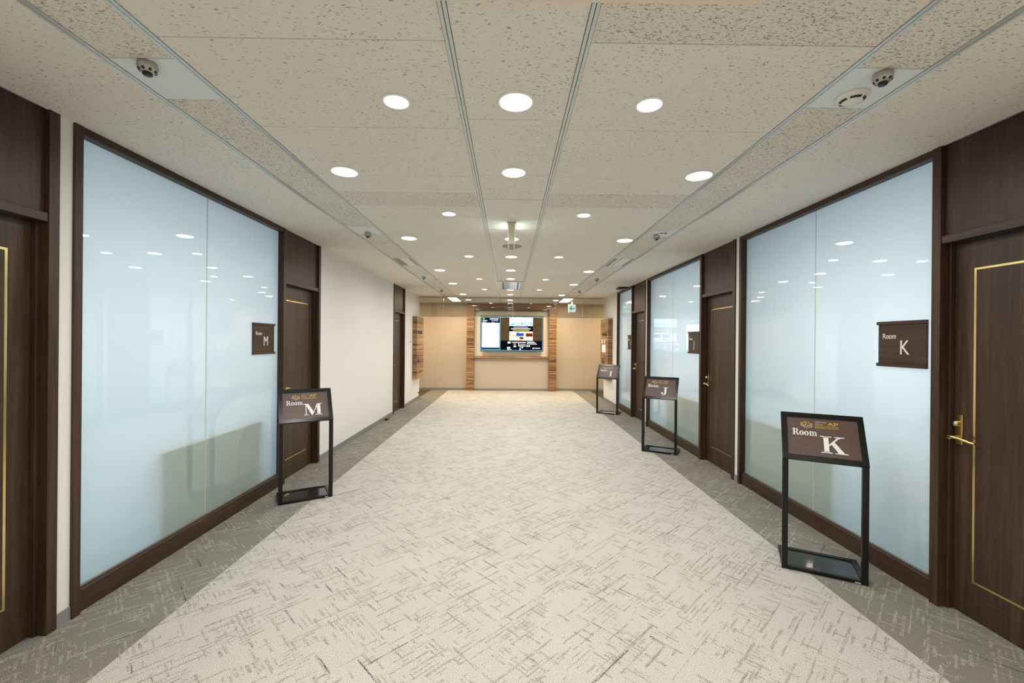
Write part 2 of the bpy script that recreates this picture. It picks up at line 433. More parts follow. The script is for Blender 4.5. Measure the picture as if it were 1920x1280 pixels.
for y in (3.516, 4.451):
    MB().box(BARS[2]+BW/2, BARS[3]-BW/2, y-.006, y+.006, H-.003, H+.018).build('cross_bar', TBAR, ceiling)
for x0, x1 in ((-4.6, LX-.022), (RX+.022, 4.6)):
    for y0, y1 in ((Y_HALL, 12.3), (12.3, Y_END)): tile(x0, x1, y0, y1, TILE)

# ------------------------------------------------------------------ walls
WALLS = {-1: [(Y_BACK, 1.37), (2.257, 2.335), (5.367, 8.78), (9.726, Y_HALL)], 1: [(Y_BACK, 1.647), (4.675, 4.757), (7.81, 7.903), (9.98, Y_HALL)]}
for s, nm, xf in ((-1, 'left', LW), (1, 'right', RW)):
    for i, (y0, y1) in enumerate(WALLS[s]):
        w = MB().box(xf, xf+s*.14, y0, y1, 0, H).build('wall_'+nm, WHITE)
        tag(w, 'white wallpapered %s corridor wall, %s' % (nm, {-1: ('stretch beside the camera', 'narrow strip between the nearest door and the big glass', 'long stretch between the two doors', 'stretch at the far end'), 1: ('stretch beside the camera', 'narrow strip between the first glass and the next door', 'narrow strip between the second glass and the third door', 'stretch at the far end')}[s][i]), 'wall', kind='structure')
        b = MB().box(xf, xf-s*.007, y0+.0005, y1-.0005, 0, .072).build('baseboard_'+nm, GREY)
        tag(b, 'grey vinyl baseboard on the %s wall, %s' % (nm, ('beside the camera', 'on the first narrow strip', 'on the long stretch' if s < 0 else 'on the second narrow strip', 'at the far end')[i]), 'baseboard', kind='structure')
tag(MB().box(-2.6, 2.8, Y_BACK-.1, Y_BACK, 0, H).build('wall_rear', WHITE), 'white wall closing the corridor behind the camera', 'wall', kind='structure')
endw = MB().box(-4.6, 4.6, Y_END, Y_END+.1, 0, H).build('wall_back', BEIGE)
tag(endw, 'beige wall at the end of the corridor, lit warmly', 'wall', kind='structure')
tag(MB().box(-4.7, -4.6, Y_HALL, Y_END, 0, H).build('wall_hall_left', BEIGE), 'beige side wall of the cross hall at left', 'wall', kind='structure')
tag(MB().box(4.6, 4.7, Y_HALL, Y_END, 0, H).build('wall_hall_right', BEIGE), 'beige side wall of the cross hall at right', 'wall', kind='structure')
for s, nm in ((-1, 'left'), (1, 'right')):
    xf = LW-.14 if s < 0 else RW+.14
    tag(MB().box(xf, s*4.7, Y_HALL-.1, Y_HALL, 0, H).build('wall_hall_front_'+nm, WHITE), 'white wall of the cross hall turning off to the %s' % nm, 'wall', kind='structure')
for x0, x1, w in ((-4.6, -1.29, 'left of the wooden frame'), (-1.068, 1.233, 'under the display niche'), (1.465, 4.6, 'right of the wooden frame')):
    yb = Y_END-.008 if w[0] != 'u' else 13.205
    tag(MB().box(x0, x1, yb, yb+.0075, 0, .07).build('baseboard_back', GREY), 'grey baseboard on the end wall ' + w, 'baseboard', kind='structure')

# meeting room shells behind the glass
def room(s, y0, y1, nm):
    xa = LX-.17 if s < 0 else RX+.175; xb = s*4.9
    for n, q in (('floor_room', (xa, xb, y0, y1, -.05, 0)), ('ceiling_room', (xa, xb, y0, y1, H+.1, H+.15)), ('wall_room_outer', (xb, xb+s*.08, y0, y1, -.05, H+.15)), ('wall_room_near', (xa, xb, y0, y0+.03, 0, H+.1)), ('wall_room_far', (xa, xb, y1-.03, y1, 0, H+.1))):
        tag(MB().box(*q).build(n, ROOMW), 'white %s of the meeting room behind the Room %s glass' % ({'f': 'floor', 'c': 'ceiling'}.get(n[0], n.split('_')[-1]+' wall'), nm), 'room', kind='structure')
room(-1, 1.2, 5.43, 'M'); room(1, 1.2, 4.71, 'K'); room(1, 4.71, 7.85, 'J'); room(1, 7.85, 10.15, 'I')

# ------------------------------------------------------------------ doors
POST = .052
def door(idx, s, y0, y1, handle, label, posts=(POST, POST)):
    d = thing('door_%d' % idx, (wx(s, 0), (y0+y1)/2, 0), label, 'door', kind='structure')
    ox, oy = wx(s, 0), (y0+y1)/2
    def B(name, mat, d0, d1, ya, yb, z0, z1, parent=d, bev=.0015):
        return MB().bevbox(s*d0, s*d1, ya-oy, yb-oy, z0, z1, bev).build(name, mat, parent)
    B('jamb', WD_V, 0, .14, y0-posts[0], y0, 0, H); B('jamb', WD_V, 0, .14, y1, y1+posts[1], 0, H)
    B('door_stop', WD_V, .05, .076, y0, y0+.014, 0, 2.125); B('door_stop', WD_V, .05, .076, y1-.014, y1, 0, 2.125)
    B('transom_bar', WD_Y, .006, .14, y0, y1, 2.125, 2.170)
    B('transom_panel', WD_V, .028, .06, y0, y1, 2.170, H)
    leaf = B('door_leaf', WD_V, .078, .118, y0+.003, y1-.003, .1415, 2.122)
    B('bottom_rail', WD_V, .078, .118, y0+.003, y1-.003, .006, .1395)
    # brass inlay
    a, b, z0, z1, w, t = y0+.125-oy, y1-.115-oy, .205, 1.965, .0115, .0012
    m = MB()
    for q in ((a, b, z0, z0+w), (a, b, z1-w, z1), (a, a+w, z0+w, z1-w), (b-w, b, z0+w, z1-w)):
        m.box(s*.078, s*(.078-t), *q)
    m.build('brass_inlay', BRASS, leaf)
    # lever handle with a tall plate and a cylinder above it
    far = handle == 'far'; yh = (y1-.045 if far else y0+.045)-oy; q = -1 if far else 1
    hd = MB().bevbox(s*.078, s*.070, yh-.019, yh+.019, .962, 1.134, .002).build('handle', BRASS, d)
    m = MB().lathe([(.011, .070), (.011, .026), (.014, .022), (.010, .012)] if s > 0 else [(.011, -.070), (.011, -.026), (.014, -.022), (.010, -.012)], 16, (0, yh, 1.003), axis='x')
    path = [(s*.022, yh-q*.006, 1.003), (s*.020, yh+q*.02, 1.008), (s*.019, yh+q*.05, 1.006), (s*.021, yh+q*.085, .998), (s*.026, yh+q*.112, .993), (s*.030, yh+q*.122, .992)]
    m.tube(path, [.012, .0105, .0085, .0075, .007, .005], 12)
    m.build('lever', BRASS, hd)
    MB().lathe([(.016, s*.070), (.016, s*.05), (.0145, s*.047)], 20, (0, yh, 1.082), axis='x').build('lock_cylinder', BRASS, hd)
    MB().lathe([(.011, s*.0475), (.010, s*.044), (.004, s*.043)], 16, (0, yh, 1.082), axis='x').build('lock_face', CHROME, hd)
    return d
door(1, -1, 1.422, 2.205, 'near', 'dark walnut door with brass inlay at the left edge, nearest the camera')
door(2, -1, 4.535, 5.315, 'near', 'dark walnut door with brass inlay behind the Room M sign stand')
door(3, -1, 8.832, 9.674, 'near', 'dark walnut door in the white left wall near the far end')
door(4, 1, 1.70, 2.483, 'far', 'dark walnut door with brass lever at the right edge, beside the Room K glass')
door(5, 1, 4.809, 5.588, 'far', 'dark walnut door with brass lever between the Room K and Room J glass')
door(6, 1, 7.955, 8.751, 'far', 'dark walnut door with brass lever between the Room J and Room I glass')

# ------------------------------------------------------------------ glass partitions
def window(idx, s, y0, y1, near_jamb, far_jamb, split, label):
    oy = (y0+y1)/2
    w = thing('window_%d' % idx, (wx(s, 0), oy, 0), label, 'window', kind='structure')
    def B(name, mat, d0, d1, ya, yb, z0, z1, bev=.0015):
        return MB().bevbox(s*d0, s*d1, ya-oy, yb-oy, z0, z1, bev).build(name, mat, w)
    ya, yb = y0, y1
    if near_jamb: B('jamb', WD_V, 0, .12, y0, y0+.045, 0, H); ya = y0+.045
    if far_jamb: B('jamb', WD_V, 0, .12, y1-.045, y1, 0, H); yb = y1-.045
    B('head_rail', WD_Y, .004, .12, ya, yb, 2.656, H)
    B('kick_board', WD_Y, .018, .12, ya, yb, 0, .124)
    B('glazing_bead', BEAD, .045, .058, ya, yb, .124, .132, .001)
    edges = [ya, (ya+yb)/2, yb] if split else [ya, yb]
    for a, b in zip(edges, edges[1:]):
        a2 = a+.0005 if a == ya else a+.003; b2 = b-.0005 if b == yb else b-.003
        x0, x1 = s*.060, s*.068; z0, z1 = .1245, 2.6555; m = MB()
        c = [(x, y, z) for x in (x0, x1) for y in (a2-oy, b2-oy) for z in (z0, z1)]
        m.poly(c, [f if s > 0 else f[::-1] for f in ((0, 1, 3, 2), (4, 6, 7, 5), (0, 4, 5, 1), (2, 3, 7, 6), (0, 2, 6, 4), (1, 5, 7, 3))])
        m.mi = [0, 1, 1, 1, 1, 1]
        link('glass_pane', m.mesh('glass_pane', [FILM, CLEAR], False), w)
    if split:
        mid = edges[1]
        MB().box(s*.0585, s*.0675, mid-oy-.0028, mid-oy+.0028, .125, 2.655).build('glass_seam', SEAM, w)
    return w
window(1, -1, 2.335, 4.483, True, False, True, 'frosted glass partition in dark walnut frame, left wall, with the Room M plaque')
window(2, 1, 2.535, 4.675, False, True, True, 'frosted glass partition in dark walnut frame behind the Room K sign stand')
window(3, 1, 5.640, 7.810, False, True, True, 'frosted glass partition in dark walnut frame behind the Room J sign stand')
window(4, 1, 8.803, 9.980, False, True, False, 'narrow frosted glass partition in dark walnut frame behind the Room I sign stand')

# tables inside the rooms, standing against the frosted glass
def table(s, y0, y1, nm):
    xo = wx(s, .10)
    t = thing('meeting_table', (xo, (y0+y1)/2, 0), 'table inside room %s, a green-grey shadow low behind the frosted glass' % nm, 'table', 'tables behind the frosted glass')
    l = (y1-y0)/2
    MB().bevbox(0, s*.6, -l, l, .722, .752, .003).build('tabletop', GREYP, t)
    MB().bevbox(s*.01, s*.03, -l+.01, l-.01, .10, .722, .002).build('modesty_panel', GREYP, t)
    for yy in (-l+.03, l-.03):
        for xx in (.05, .55): MB().box(s*(xx-.015), s*(xx+.015), yy-.015, yy+.015, 0, .722).build('leg', BLACKM, t)
table(-1, 2.98, 4.20, 'M'); table(1, 3.35, 4.60, 'K'); table(1, 5.72, 6.95, 'J')

# office chair close behind the near right glass, seen only as a soft dark blur
o = thing('office_chair', (3.20, 2.78, 0), 'dark chair inside room K, a soft blur low behind the glass beside the door post', 'chair')
MB().bevbox(-.21, .21, -.2, .2, .42, .50, .02).build('seat', BLACKP, o); MB().bevbox(-.20, -.15, -.19, .19, .56, .92, .02).build('backrest', BLACKP, o)
for xx in (-.18, .18):
    for yy in (-.17, .17): MB().tube([(xx, yy, 0), (xx, yy, .42)], .013).build('leg', BLACKM, o)
for yy in (-.12, .12): MB().tube([(-.17, yy, .48), (-.175, yy, .62)], .012).build('back_support', BLACKM, o)

# ------------------------------------------------------------------ lettering
def serif_glyph(ch, m, f, t0, t1):
    """bold serif letter in MB m; f(u,v,t) maps glyph space (cap height 1) -> xyz; returns advance"""
    R = lambda x0, x1, y0, y1: m.prism([(x0, y0), (x1, y0), (x1, y1), (x0, y1)], f, t0, t1)
    Pp = lambda pts: m.prism(pts, f, t0, t1)
    S = .055
    def serif(x0, x1, y, up, stem):      # bracketed serif around a stem
        a, b = stem; d = S if up else -S
        Pp([(x0, y), (x1, y), (x1, y+d*.7), (b+.03, y+d), (b, y+d*1.9), (a, y+d*1.9), (a-.03, y+d), (x0, y+d*.7)])
    if ch == 'I':
        R(.17, .41, 0, 1); serif(0, .58, 0, True, (.17, .41)); serif(0, .58, 1, False, (.17, .41)); return .66
    if ch == 'K':
        R(.15, .38, 0, 1); serif(0, .53, 0, True, (.15, .38)); serif(0, .53, 1, False, (.15, .38))
        Pp([(.38, .40), (.38, .50), (.80, .96), (.92, .96)])
        Pp([(.50, .535), (.64, .69), (1.08, .05), (.80, .05)])
        serif(.66, 1.12, 1, False, (.80, .90)); Pp([(.64, 0), (1.22, 0), (1.22, .04), (1.08, .06), (.80, .06), (.64, .04)]); return 1.26
    if ch == 'M':
        R(.14, .20, 0, .97); serif(0, .34, 0, True, (.14, .20)); R(1.0, 1.24, 0, .97); serif(.86, 1.38, 0, True, (1.0, 1.24))
        Pp([(0, 1), (.36, 1), (.75, .24), (.64, 0), (.58, 0), (.16, .93), (0, .955)])
        Pp([(.64, 0), (.70, .16), (1.0, 1), (1.02, .80)]); Pp([(1.0, 1), (1.38, 1), (1.38, .955), (1.24, .93), (1.0, .80)]); return 1.42
    if ch == 'J':
        R(.34, .57, .24, 1); serif(.18, .74, 1, False, (.34, .57))
        o = ell(.285, .24, .285, .26, 14, math.pi, 2*math.pi, False); i = ell(.20, .24, .14, .20, 14, math.pi, 2*math.pi, False)
        for k in range(13): Pp([o[k], o[k+1], i[k+1], i[k]])
        Pp(ell(.115, .22, .115, .11, 18)); return .78
    if ch == 'R':
        R(.14, .36, 0, 1); serif(0, .50, 0, True, (.14, .36)); R(0, .16, .955, 1)
        R(.36, .52, .94, 1); R(.36, .52, .46, .52)
        o = ell(.52, .73, .32, .27, 14, -math.pi/2, math.pi/2, False); i = ell(.52, .73, .10, .21, 14, -math.pi/2, math.pi/2, False)
        for k in range(13): Pp([o[k], o[k+1], i[k+1], i[k]])
        Pp([(.46, .50), (.66, .52), (.92, .06), (.70, .02)]); Pp([(.72, 0), (1.0, 0), (1.0, .05), (.88, .10), (.70, .05)]); return 1.02
    if ch == 'o':
        m.ring2(ell(.33, .335, .33, .35), ell(.33, .335, .13, .29), f, t0, t1); return .72
    if ch == 'm':
        for x in (.10, .48, .86):
            R(x, x+.18, 0, .55); Pp([(x-.09, 0), (x+.27, 0), (x+.27, .045), (x-.09, .045)])
        Pp([(.0, .66), (.28, .67), (.28, .5), (.1, .5), (.1, .60), (0, .62)])
        for x in (.28, .66):
            o = ell(x+.16, .44, .22, .24, 12, 0, math.pi*.86, False); i = ell(x+.10, .44, .10, .16, 12, 0, math.pi*.86, False)
            for k in range(11): Pp([o[k], o[k+1], i[k+1], i[k]])
        return 1.16
def serif_text(s, m, x, y, h, t0, t1, base, sx=1.0):
    for ch in s:
        adv = serif_glyph(ch, m, lambda u, v, t, x=x: base(x+u*h*sx, y+v*h, t), t0, t1); x += adv*h*sx
    return x

# ------------------------------------------------------------------ sign stands
def sign_stand(letter, fl, fr, label):
    a = math.atan2(fr[1]-fl[1], fr[0]-fl[0])
    st = thing('sign_stand', ((fl[0]+fr[0])/2, (fl[1]+fr[1])/2, 0), label, 'sign stand', 'black sign stands along the corridor', a)
    W, D, T = .467, .325, .034
    for sx in (-1, 1):
        MB().bevbox(sx*(W/2), sx*(W/2-T), 0, T, 0, .752, .0015).build('leg', BLACKM, st)
    base = MB().bevbox(-W/2, -W/2+T, T, D, 0, .024, .0015).bevbox(W/2-T, W/2, T, D, 0, .024, .0015).bevbox(-W/2+T, W/2-T, .002, T, 0, .024, .0015).bevbox(-W/2+T, W/2-T, D-T, D, 0, .024, .0015)
    bs = base.build('base_frame', BLACKM, st)
    MB().box(-W/2+T, W/2-T, T, D-T, .004, .016).build('base_plate', BLACKG, bs)
    MB().bevbox(W/2-T-.035, W/2-T-.005, .0005, .004, .003, .012, .0008).build('maker_tag', LETTER_S, bs)
    e = Vector((0, .19, .288)).normalized(); n = Vector((0, -e.z, e.y)); L = .345
    def pf(u, v, t): return Vector((u, 0, .752)) + e*v + n*t      # u across, v up the slope, t out of the face
    def bar(u0, u1, v0, v1, t0, t1, b=None):
        c = [pf(u, v, t) for t in (t0, t1) for v in (v0, v1) for u in (u0, u1)]
        return MB().poly(c, [(0, 2, 3, 1), (4, 5, 7, 6), (0, 1, 5, 4), (2, 6, 7, 3), (0, 4, 6, 2), (1, 3, 7, 5)])
    F = .034; hw = W/2
    bar(-hw, hw, 0, F, -.012, .010).build('frame_bar', BLACKM, st); bar(-hw, hw, L-F, L, -.012, .010).build('frame_bar', BLACKM, st)
    bar(-hw, -hw+F, F, L-F, -.012, .010).build('frame_bar', BLACKM, st); bar(hw-F, hw, F, L-F, -.012, .010).build('frame_bar', BLACKM, st)
    po = bar(-hw+F, hw-F, F, L-F, -.010, .003).build('poster_panel', POSTER, st)
    iw, ih = W-2*F, L-2*F
    def g(u, v, t): return pf(-hw+F+u, F+v, t)                  # poster coordinates in metres from its lower left
    m = MB(); serif_text('Room', m, .075*iw, ih*(1-.475), ih*.170, .003, .0042, g, .84); m.build('lettering', LETTER_W, po)
    m = MB(); adv = {'K': 1.22, 'M': 1.38, 'J': .74, 'I': .58}[letter]; h = ih*.43
    serif_text(letter, m, .65*iw-adv*h/2, ih*.115, h, .003, .0042, g); m.build('lettering', LETTER_W, po)
    # cube emblem
    ex, ey, k = .20*iw, ih*.70, iw*.178/255
    def q(px, py): return (ex+(px-330)*k, ey+(390-py)*k)
    m = MB()
    for p1, p2, w in (((334, 240), (446, 196), 15), ((334, 240), (440, 288), 15), ((448, 192), (448, 268), 15), ((440, 288), (452, 262), 12), ((476, 212), (580, 260), 15), ((580, 260), (462, 306), 15), ((464, 300), (460, 384), 16)):
        m.prism(seg(q(*p1), q(*p2), w*k), g, .003, .0042)
    m.build('emblem', LETTER_G, po)
    m = MB()
    for p1, p2, w in (((332, 268), (438, 322), 13), ((332, 298), (436, 352), 13), ((584, 288), (492, 326), 13), ((584, 318), (492, 356), 13)):
        m.prism(seg(q(*p1), q(*p2), w*k), g, .003, .0042)
    m.build('emblem', LETTER_S, po)
    def put(txt, u0, u1, v, size, mat, bold=0):
        me = text_mesh('lettering', txt, size, mat, .0005, 1, bold); xs = [c.co.x for c in me.vertices]; sc = (u1-u0)*iw/(max(xs)-min(xs)); mn = min(xs)
        for c in me.vertices: c.co = g(u0*iw+(c.co.x-mn)*sc, v*ih+c.co.y, .0037+c.co.z)
        link('lettering', me, po)
    put('MEETING', .41, .57, .885, .0135, LETTER_S); put('SPACE', .41, .515, .825, .0135, LETTER_S)
    put('AP', .585, .74, .83, .031, LETTER_G, .0002); put('HAMAMATSUCHO', .41, .74, .74, .016, LETTER_G)
    MB().prism([(.41*iw, .80*ih), (.74*iw, .80*ih), (.74*iw, .807*ih), (.41*iw, .807*ih)], g, .003, .0042).build('lettering', LETTER_G, po)
    return st
sign_stand('K', (1.882, 2.906), (2.292, 2.684), 'black sign stand reading Room K, nearest on the right')
sign_stand('M', (-2.108, 3.943), (-1.71, 4.184), 'black sign stand reading Room M, the only one on the left')
sign_stand('J', (1.884, 6.006), (2.296, 5.78), 'black sign stand reading Room J, middle one on the right')
sign_stand('I', (1.892, 9.176), (2.306, 8.955), 'black sign stand reading Room I, farthest on the right')

# ------------------------------------------------------------------ wall plaques on the glass
def plaque(letter, s, y0, y1, label):
    xo = wx(s, .060); oy = (y0+y1)/2
    p = thing('room_plaque', (xo, oy, 1.384), label, 'plaque', 'walnut room plaques on the glass')
    hw = (y1-y0)/2
    bd = MB().bevbox(0, -s*.014, -hw+.006, hw-.006, 0.0, .305, .001).build('board', WD_Y, p)
    MB().bevbox(-s*.0145, -s*.024, -hw, hw, .283, .305, .001).build('cap_strip', WD_Y, p)
    MB().bevbox(-s*.0145, -s*.024, -hw, hw, 0, .022, .001).build('cap_strip', WD_Y, p)
    # reading direction: right wall reads towards -y, left wall towards +y
    def put(txt, u0, z, size, sx):
        me = text_mesh('lettering', txt, size, SILVER, .0015, sx); mn = min(c.co.x for c in me.vertices)
        for c in me.vertices:
            u = -hw+u0+c.co.x-mn; zz = z+c.co.y; t = .0155+c.co.z
            c.co = Vector((-s*t, u if s < 0 else -u, zz))
        link('lettering', me, p)
    put('Room', .045, .188, .052, .80); put(letter, .175 if letter != 'I' else .22, .085, .135, .82)
plaque('K', 1, 2.602, 2.955, 'walnut plaque with silver letters Room K on the near right glass')
plaque('M', -1, 4.030, 4.400, 'walnut plaque with silver letters Room M on the left glass')
plaque('J', 1, 5.745, 6.095, 'walnut plaque with silver letters Room J on the middle right glass')
plaque('I', 1, 8.850, 9.200, 'walnut plaque with silver letters Room I on the farthest right glass')

# ------------------------------------------------------------------ downlights
def lamp_meshes(r, lens):
    ring = MB().lathe([(r+.012, 0), (r+.012, -.003), (r+.006, -.0065), (r, -.0065), (r-.002, -.003), (r-.002, 0)], 32).mesh('trim_ring', WHITE_TRIM)
    ln = MB().lathe([(r-.0025, -.0005), (r-.0025, -.0022), (r*.6, -.0026), (.0001, -.0028)], 32, sm=False).mesh('lens', lens)
    return ring, ln
LM = {'w': lamp_meshes(.080, LENS_W), 's': lamp_meshes(.086, LENS_W), 'warm': lamp_meshes(.060, LENS_WARM)}
_ld = {}
def downlight(x, y, kind, label):
    o = thing('downlight', (x, y, H), label, 'ceiling light', 'round recessed downlights')
    ring, ln = LM[kind]
    link('trim_ring', ring, o); link('lens', ln, o)
    if kind not in _ld:
        l = bpy.data.lights.new('downlight_beam', 'AREA'); l.shape = 'DISK'; l.size = .11 if kind == 'warm' else .15
        l.energy = P_WARM if kind == 'warm' else P_WHITE; l.color = LAMP_WARM if kind == 'warm' else LAMP_WHITE; l.spread = math.radians(172); _ld[kind] = l
    b = bpy.data.objects.new('downlight_beam', _ld[kind]); COL.objects.link(b); b.parent = o; b.location = (0, 0, -.008)
ORD = ['first', 'second', 'third', 'fourth', 'fifth', 'sixth', 'seventh', 'eighth', 'ninth', 'tenth']
BEH = ('straight above the camera', 'just behind the camera', 'second behind the camera', 'third behind the camera')
for i, y in enumerate((.05, -1.0, -1.95, -2.9)): downlight(.024, y, 'w', 'white downlight of the middle row, '+BEH[i])
for i, y in enumerate((2.08, 2.95, 4.865, 5.89, 7.02, 7.98, 9.66, 10.66, 12.04)):
    downlight(.024, y, 'w', 'white downlight in the middle row of the ceiling, %s from the camera' % ORD[i])
for x, nm in ((-1.15, 'left'), (1.318, 'right')):
    for i, y in enumerate((1.02, -.9, -2.8)): downlight(x, y, 's', 'white downlight of the outer %s row, %s' % (nm, BEH[i]))
    for i, y in enumerate((2.97, 4.88, 7.07, 8.70, 10.68, 12.05)):
        downlight(x, y, 's', 'white downlight in the outer %s row of the ceiling, %s from the camera' % (nm, ORD[i]))
for x, nm in ((-.56, 'left'), (.68, 'right')):
    for i, y in enumerate((.13, -1.8)): downlight(x, y, 'warm', 'small warm downlight of the inner %s row, %s' % (nm, BEH[i]))
    for i, y in enumerate((2.09, 3.925, 5.88, 8.02, 9.64)):
        downlight(x, y, 'warm', 'small warm downlight in the inner %s row, %s from the camera' % (nm, ORD[i]))

# rectangular panel lights over the cross hall
for s, nm in ((-1, 'left'), (1, 'right')):
    x0, x1 = STRIP[s]; y0, y1 = 11.44, 12.68
    o = thing('panel_light', ((x0+x1)/2, (y0+y1)/2, H), 'bright rectangular panel light beyond the glass screen, %s one' % nm, 'ceiling light', 'panel lights over the cross hall')
    hx, hy = (x1-x0)/2-.003, (y1-y0)/2-.003
    MB().box(-hx, hx, -hy, -hy+.012, -.002, .016).box(-hx, hx, hy-.012, hy, -.002, .016).box(-hx, -hx+.012, -hy+.012, hy-.012, -.002, .016).box(hx-.012, hx, -hy+.012, hy-.012, -.002, .016).build('frame', WHITE_TRIM, o)
    MB().box(-hx+.012, hx-.012, -hy+.012, hy-.012, .001, .012).build('diffuser', LENS_HALL, o)
    area_light('panel_light_beam', (0, 0, -.003), (0, 0, 0), P_HALL, LAMP_HALL, 2*hx-.03, 2*hy-.03, parent=o)
    # unseen light added round the corner to warm the hall and end wall
    area_light('hall_fill_light', (s*3.5, 12.3, H-.01), (0, 0, 0), P_HALL, LAMP_HALL, .3, 1.2)

# ------------------------------------------------------------------ ceiling equipment
def sprinkler(x, y, label):
    o = thing('sprinkler_head', (x, y, H), label, 'sprinkler', 'sprinkler heads in the ceiling strips')
    MB().lathe([(.034, 0), (.036, -.010), (.037, -.020), (.033, -.031), (.024, -.040), (.0001, -.042)], 28).build('dome', GREYM, o)
    MB().lathe([(.017, -.0405), (.0175, -.049), (.014, -.053), (.0001, -.053)], 20).build('deflector', BLACKP, o)
    for k in range(8):
        a = 2*math.pi*k/8+.2; c, n = math.cos(a), math.sin(a)
        ctr = Vector((c*.0305, n*.0305, -.0345)); nn = Vector((c*.75, n*.75, -.66)).normalized()
        t1 = Vector((-n, c, 0)); t2 = nn.cross(t1); p = [ctr+nn*h+(t1*math.cos(b)+t2*math.sin(b))*.0062 for h in (-.003, .0012) for b in [2*math.pi*i/10 for i in range(10)]]
        MB().poly(p, [list(range(10)), list(range(10, 20))]+[(i, (i+1) % 10, 10+(i+1) % 10, 10+i) for i in range(10)]).build('nozzle_hole', BLACKP, o)
for x, y, w in ((-1.545, 1.825, 'left strip, nearest the camera'), (1.600, 1.825, 'right strip, nearest the camera beside the smoke detector'), (-1.545, 4.665, 'left strip, second from the camera'), (1.60, 4.635, 'right strip, second from the camera'),
                (-1.56, 7.80, 'left strip, third from the camera'), (-1.55, 9.78, 'left strip, farthest'), (1.608, 7.83, 'right strip, third from the camera'), (1.612, 9.75, 'right strip, farthest')):
    sprinkler(x, y, 'domed sprinkler head in the ceiling, '+w)
def detector(x, y, label, r=.055):
    o = thing('smoke_detector', (x, y, H), label, 'smoke detector', 'smoke detectors on the ceiling')
    MB().lathe([(r*1.25, 0), (r*1.25, -.006), (r*1.12, -.010), (r*1.05, -.010), (r, -.012), (r*.97, -.018), (r*.7, -.026), (.0001, -.028)], 32).build('body', PLASTIC, o)
    m = MB()
    for k in range(5):
        a0 = 2*math.pi*k/5; pts = ell(0, 0, r*.93, r*.93, 8, a0+.12, a0+1.1, False)
        q = [(u, v, -.0192) for u, v in pts]+[(u*.78, v*.78, -.0244) for u, v in pts]
        m.poly([(a*1.02, b*1.02, c-.001) for a, b, c in q], [(i, i+1, 9+i, 8+i) for i in range(7)])
    m.build('slots', BLACKP, o)
detector(1.608, 2.0, 'round cream smoke detector on the right strip, nearest the camera')
detector(1.605, 4.50, 'round cream smoke detector on the right strip, second from the camera')
detector(2.15, 11.1, 'round smoke detector on the ceiling by the far right wall', .06)
detector(-2.25, 12.4, 'round smoke detector behind the glass screen at left', .06)

for s, (v0, v1), nm in ((-1, (6.06, 6.68), 'left'), (1, (5.94, 6.60), 'right')):
    x0, x1 = STRIP[s]; o = thing('air_slot', ((x0+x1)/2, (v0+v1)/2, H), 'recessed ceiling air slot with grey and white baffles in the %s strip' % nm, 'air vent', 'recessed air slots')
    hx, hy = (x1-x0)/2-.002, (v1-v0)/2-.002
    MB().box(-hx, -hx+.003, -hy, hy, -.001, .016).box(hx-.003, hx, -hy, hy, -.001, .016).box(-hx+.003, hx-.003, -hy, -hy+.012, -.001, .016).box(-hx+.003, hx-.003, hy-.012, hy, -.001, .016).build('frame', PANEL, o)
    c = (-.03, .10) if s < 0 else (-.075, .05)
    MB().box(-hx+.003, hx-.003, -hy+.012, hy-.012, .012, .016).build('recess', GREYP, o)
    if s < 0: MB().box(c[0], c[1], -hy+.012, hy-.012, .002, .0118).build('baffle', PLASTIC, o)
    else:
        MB().box(-.085, -.045, -hy+.012, hy-.012, .002, .0118).build('baffle', PLASTIC, o); MB().box(-.03, .105, -hy+.012, hy-.012, .002, .0118).build('baffle', PANEL, o)

# edge-on hanging exit sign
o = thing('exit_sign', (.018, 4.325, H), 'thin double-sided exit light hanging edge-on from the ceiling', 'exit sign')
MB().bevbox(-.045, .045, -.13, .16, -.008, 0, .002).build('ceiling_plate', PLASTIC, o)
hw = lambda z: .034+(z+.008)*.02                 # half thickness at height z (tapers downwards)
def slab(y0, y1, z0, z1, a, b):                  # a, b: signed side and offset
    return [(a*(hw(z)+b), y, z) for z in (z0, z1) for y in (y0, y1)]
BOXF = [(0, 2, 3, 1), (4, 5, 7, 6), (0, 1, 5, 4), (2, 6, 7, 3), (0, 4, 6, 2), (1, 3, 7, 5)]
MB().poly(slab(-.145, .145, -.211, -.008, -1, 0)+slab(-.145, .145, -.211, -.008, 1, 0), BOXF).build('housing', plain('ivory_housing', (.66, .62, .45), .4), o)
MB().box(-.020, .020, -.12, .12, -.2145, -.2112).build('battery_cover', GREYP, o)
EXITW = emit('exit_face_white', (.86, 1, .93), 2.0); EXITG = emit('exit_face_green', (.0, .55, .32), 1.2)
for s in (-1, 1):
    fc = MB().poly(slab(-.135, .135, -.195, -.022, s, .0003)+slab(-.135, .135, -.195, -.022, s, .0012), BOXF).build('luminous_face', EXITW, o)
    MB().poly(slab(-.12, .02, -.185, -.032, s, .0013)+slab(-.12, .02, -.185, -.032, s, .0018), BOXF).build('green_field', EXITG, fc)
    area_light('exit_sign_glow', (s*.038, 0, -.09), (0, -s*math.pi/2, 0), .4, (.85, 1, .95), .15, .24, parent=o)
o = thing('ceiling_speaker', (.029, 5.25, H), 'flat grey ceiling speaker disc behind the hanging exit sign', 'speaker')
MB().lathe([(.118, 0), (.118, -.004), (.112, -.007), (.10, -.007)], 40).build('rim', GREYP, o)
MB().lathe([(.0995, -.003), (.0995, -.0065), (.0001, -.0065)], 40).build('grille', plain('speaker_grille', (.26, .26, .23), .7), o)

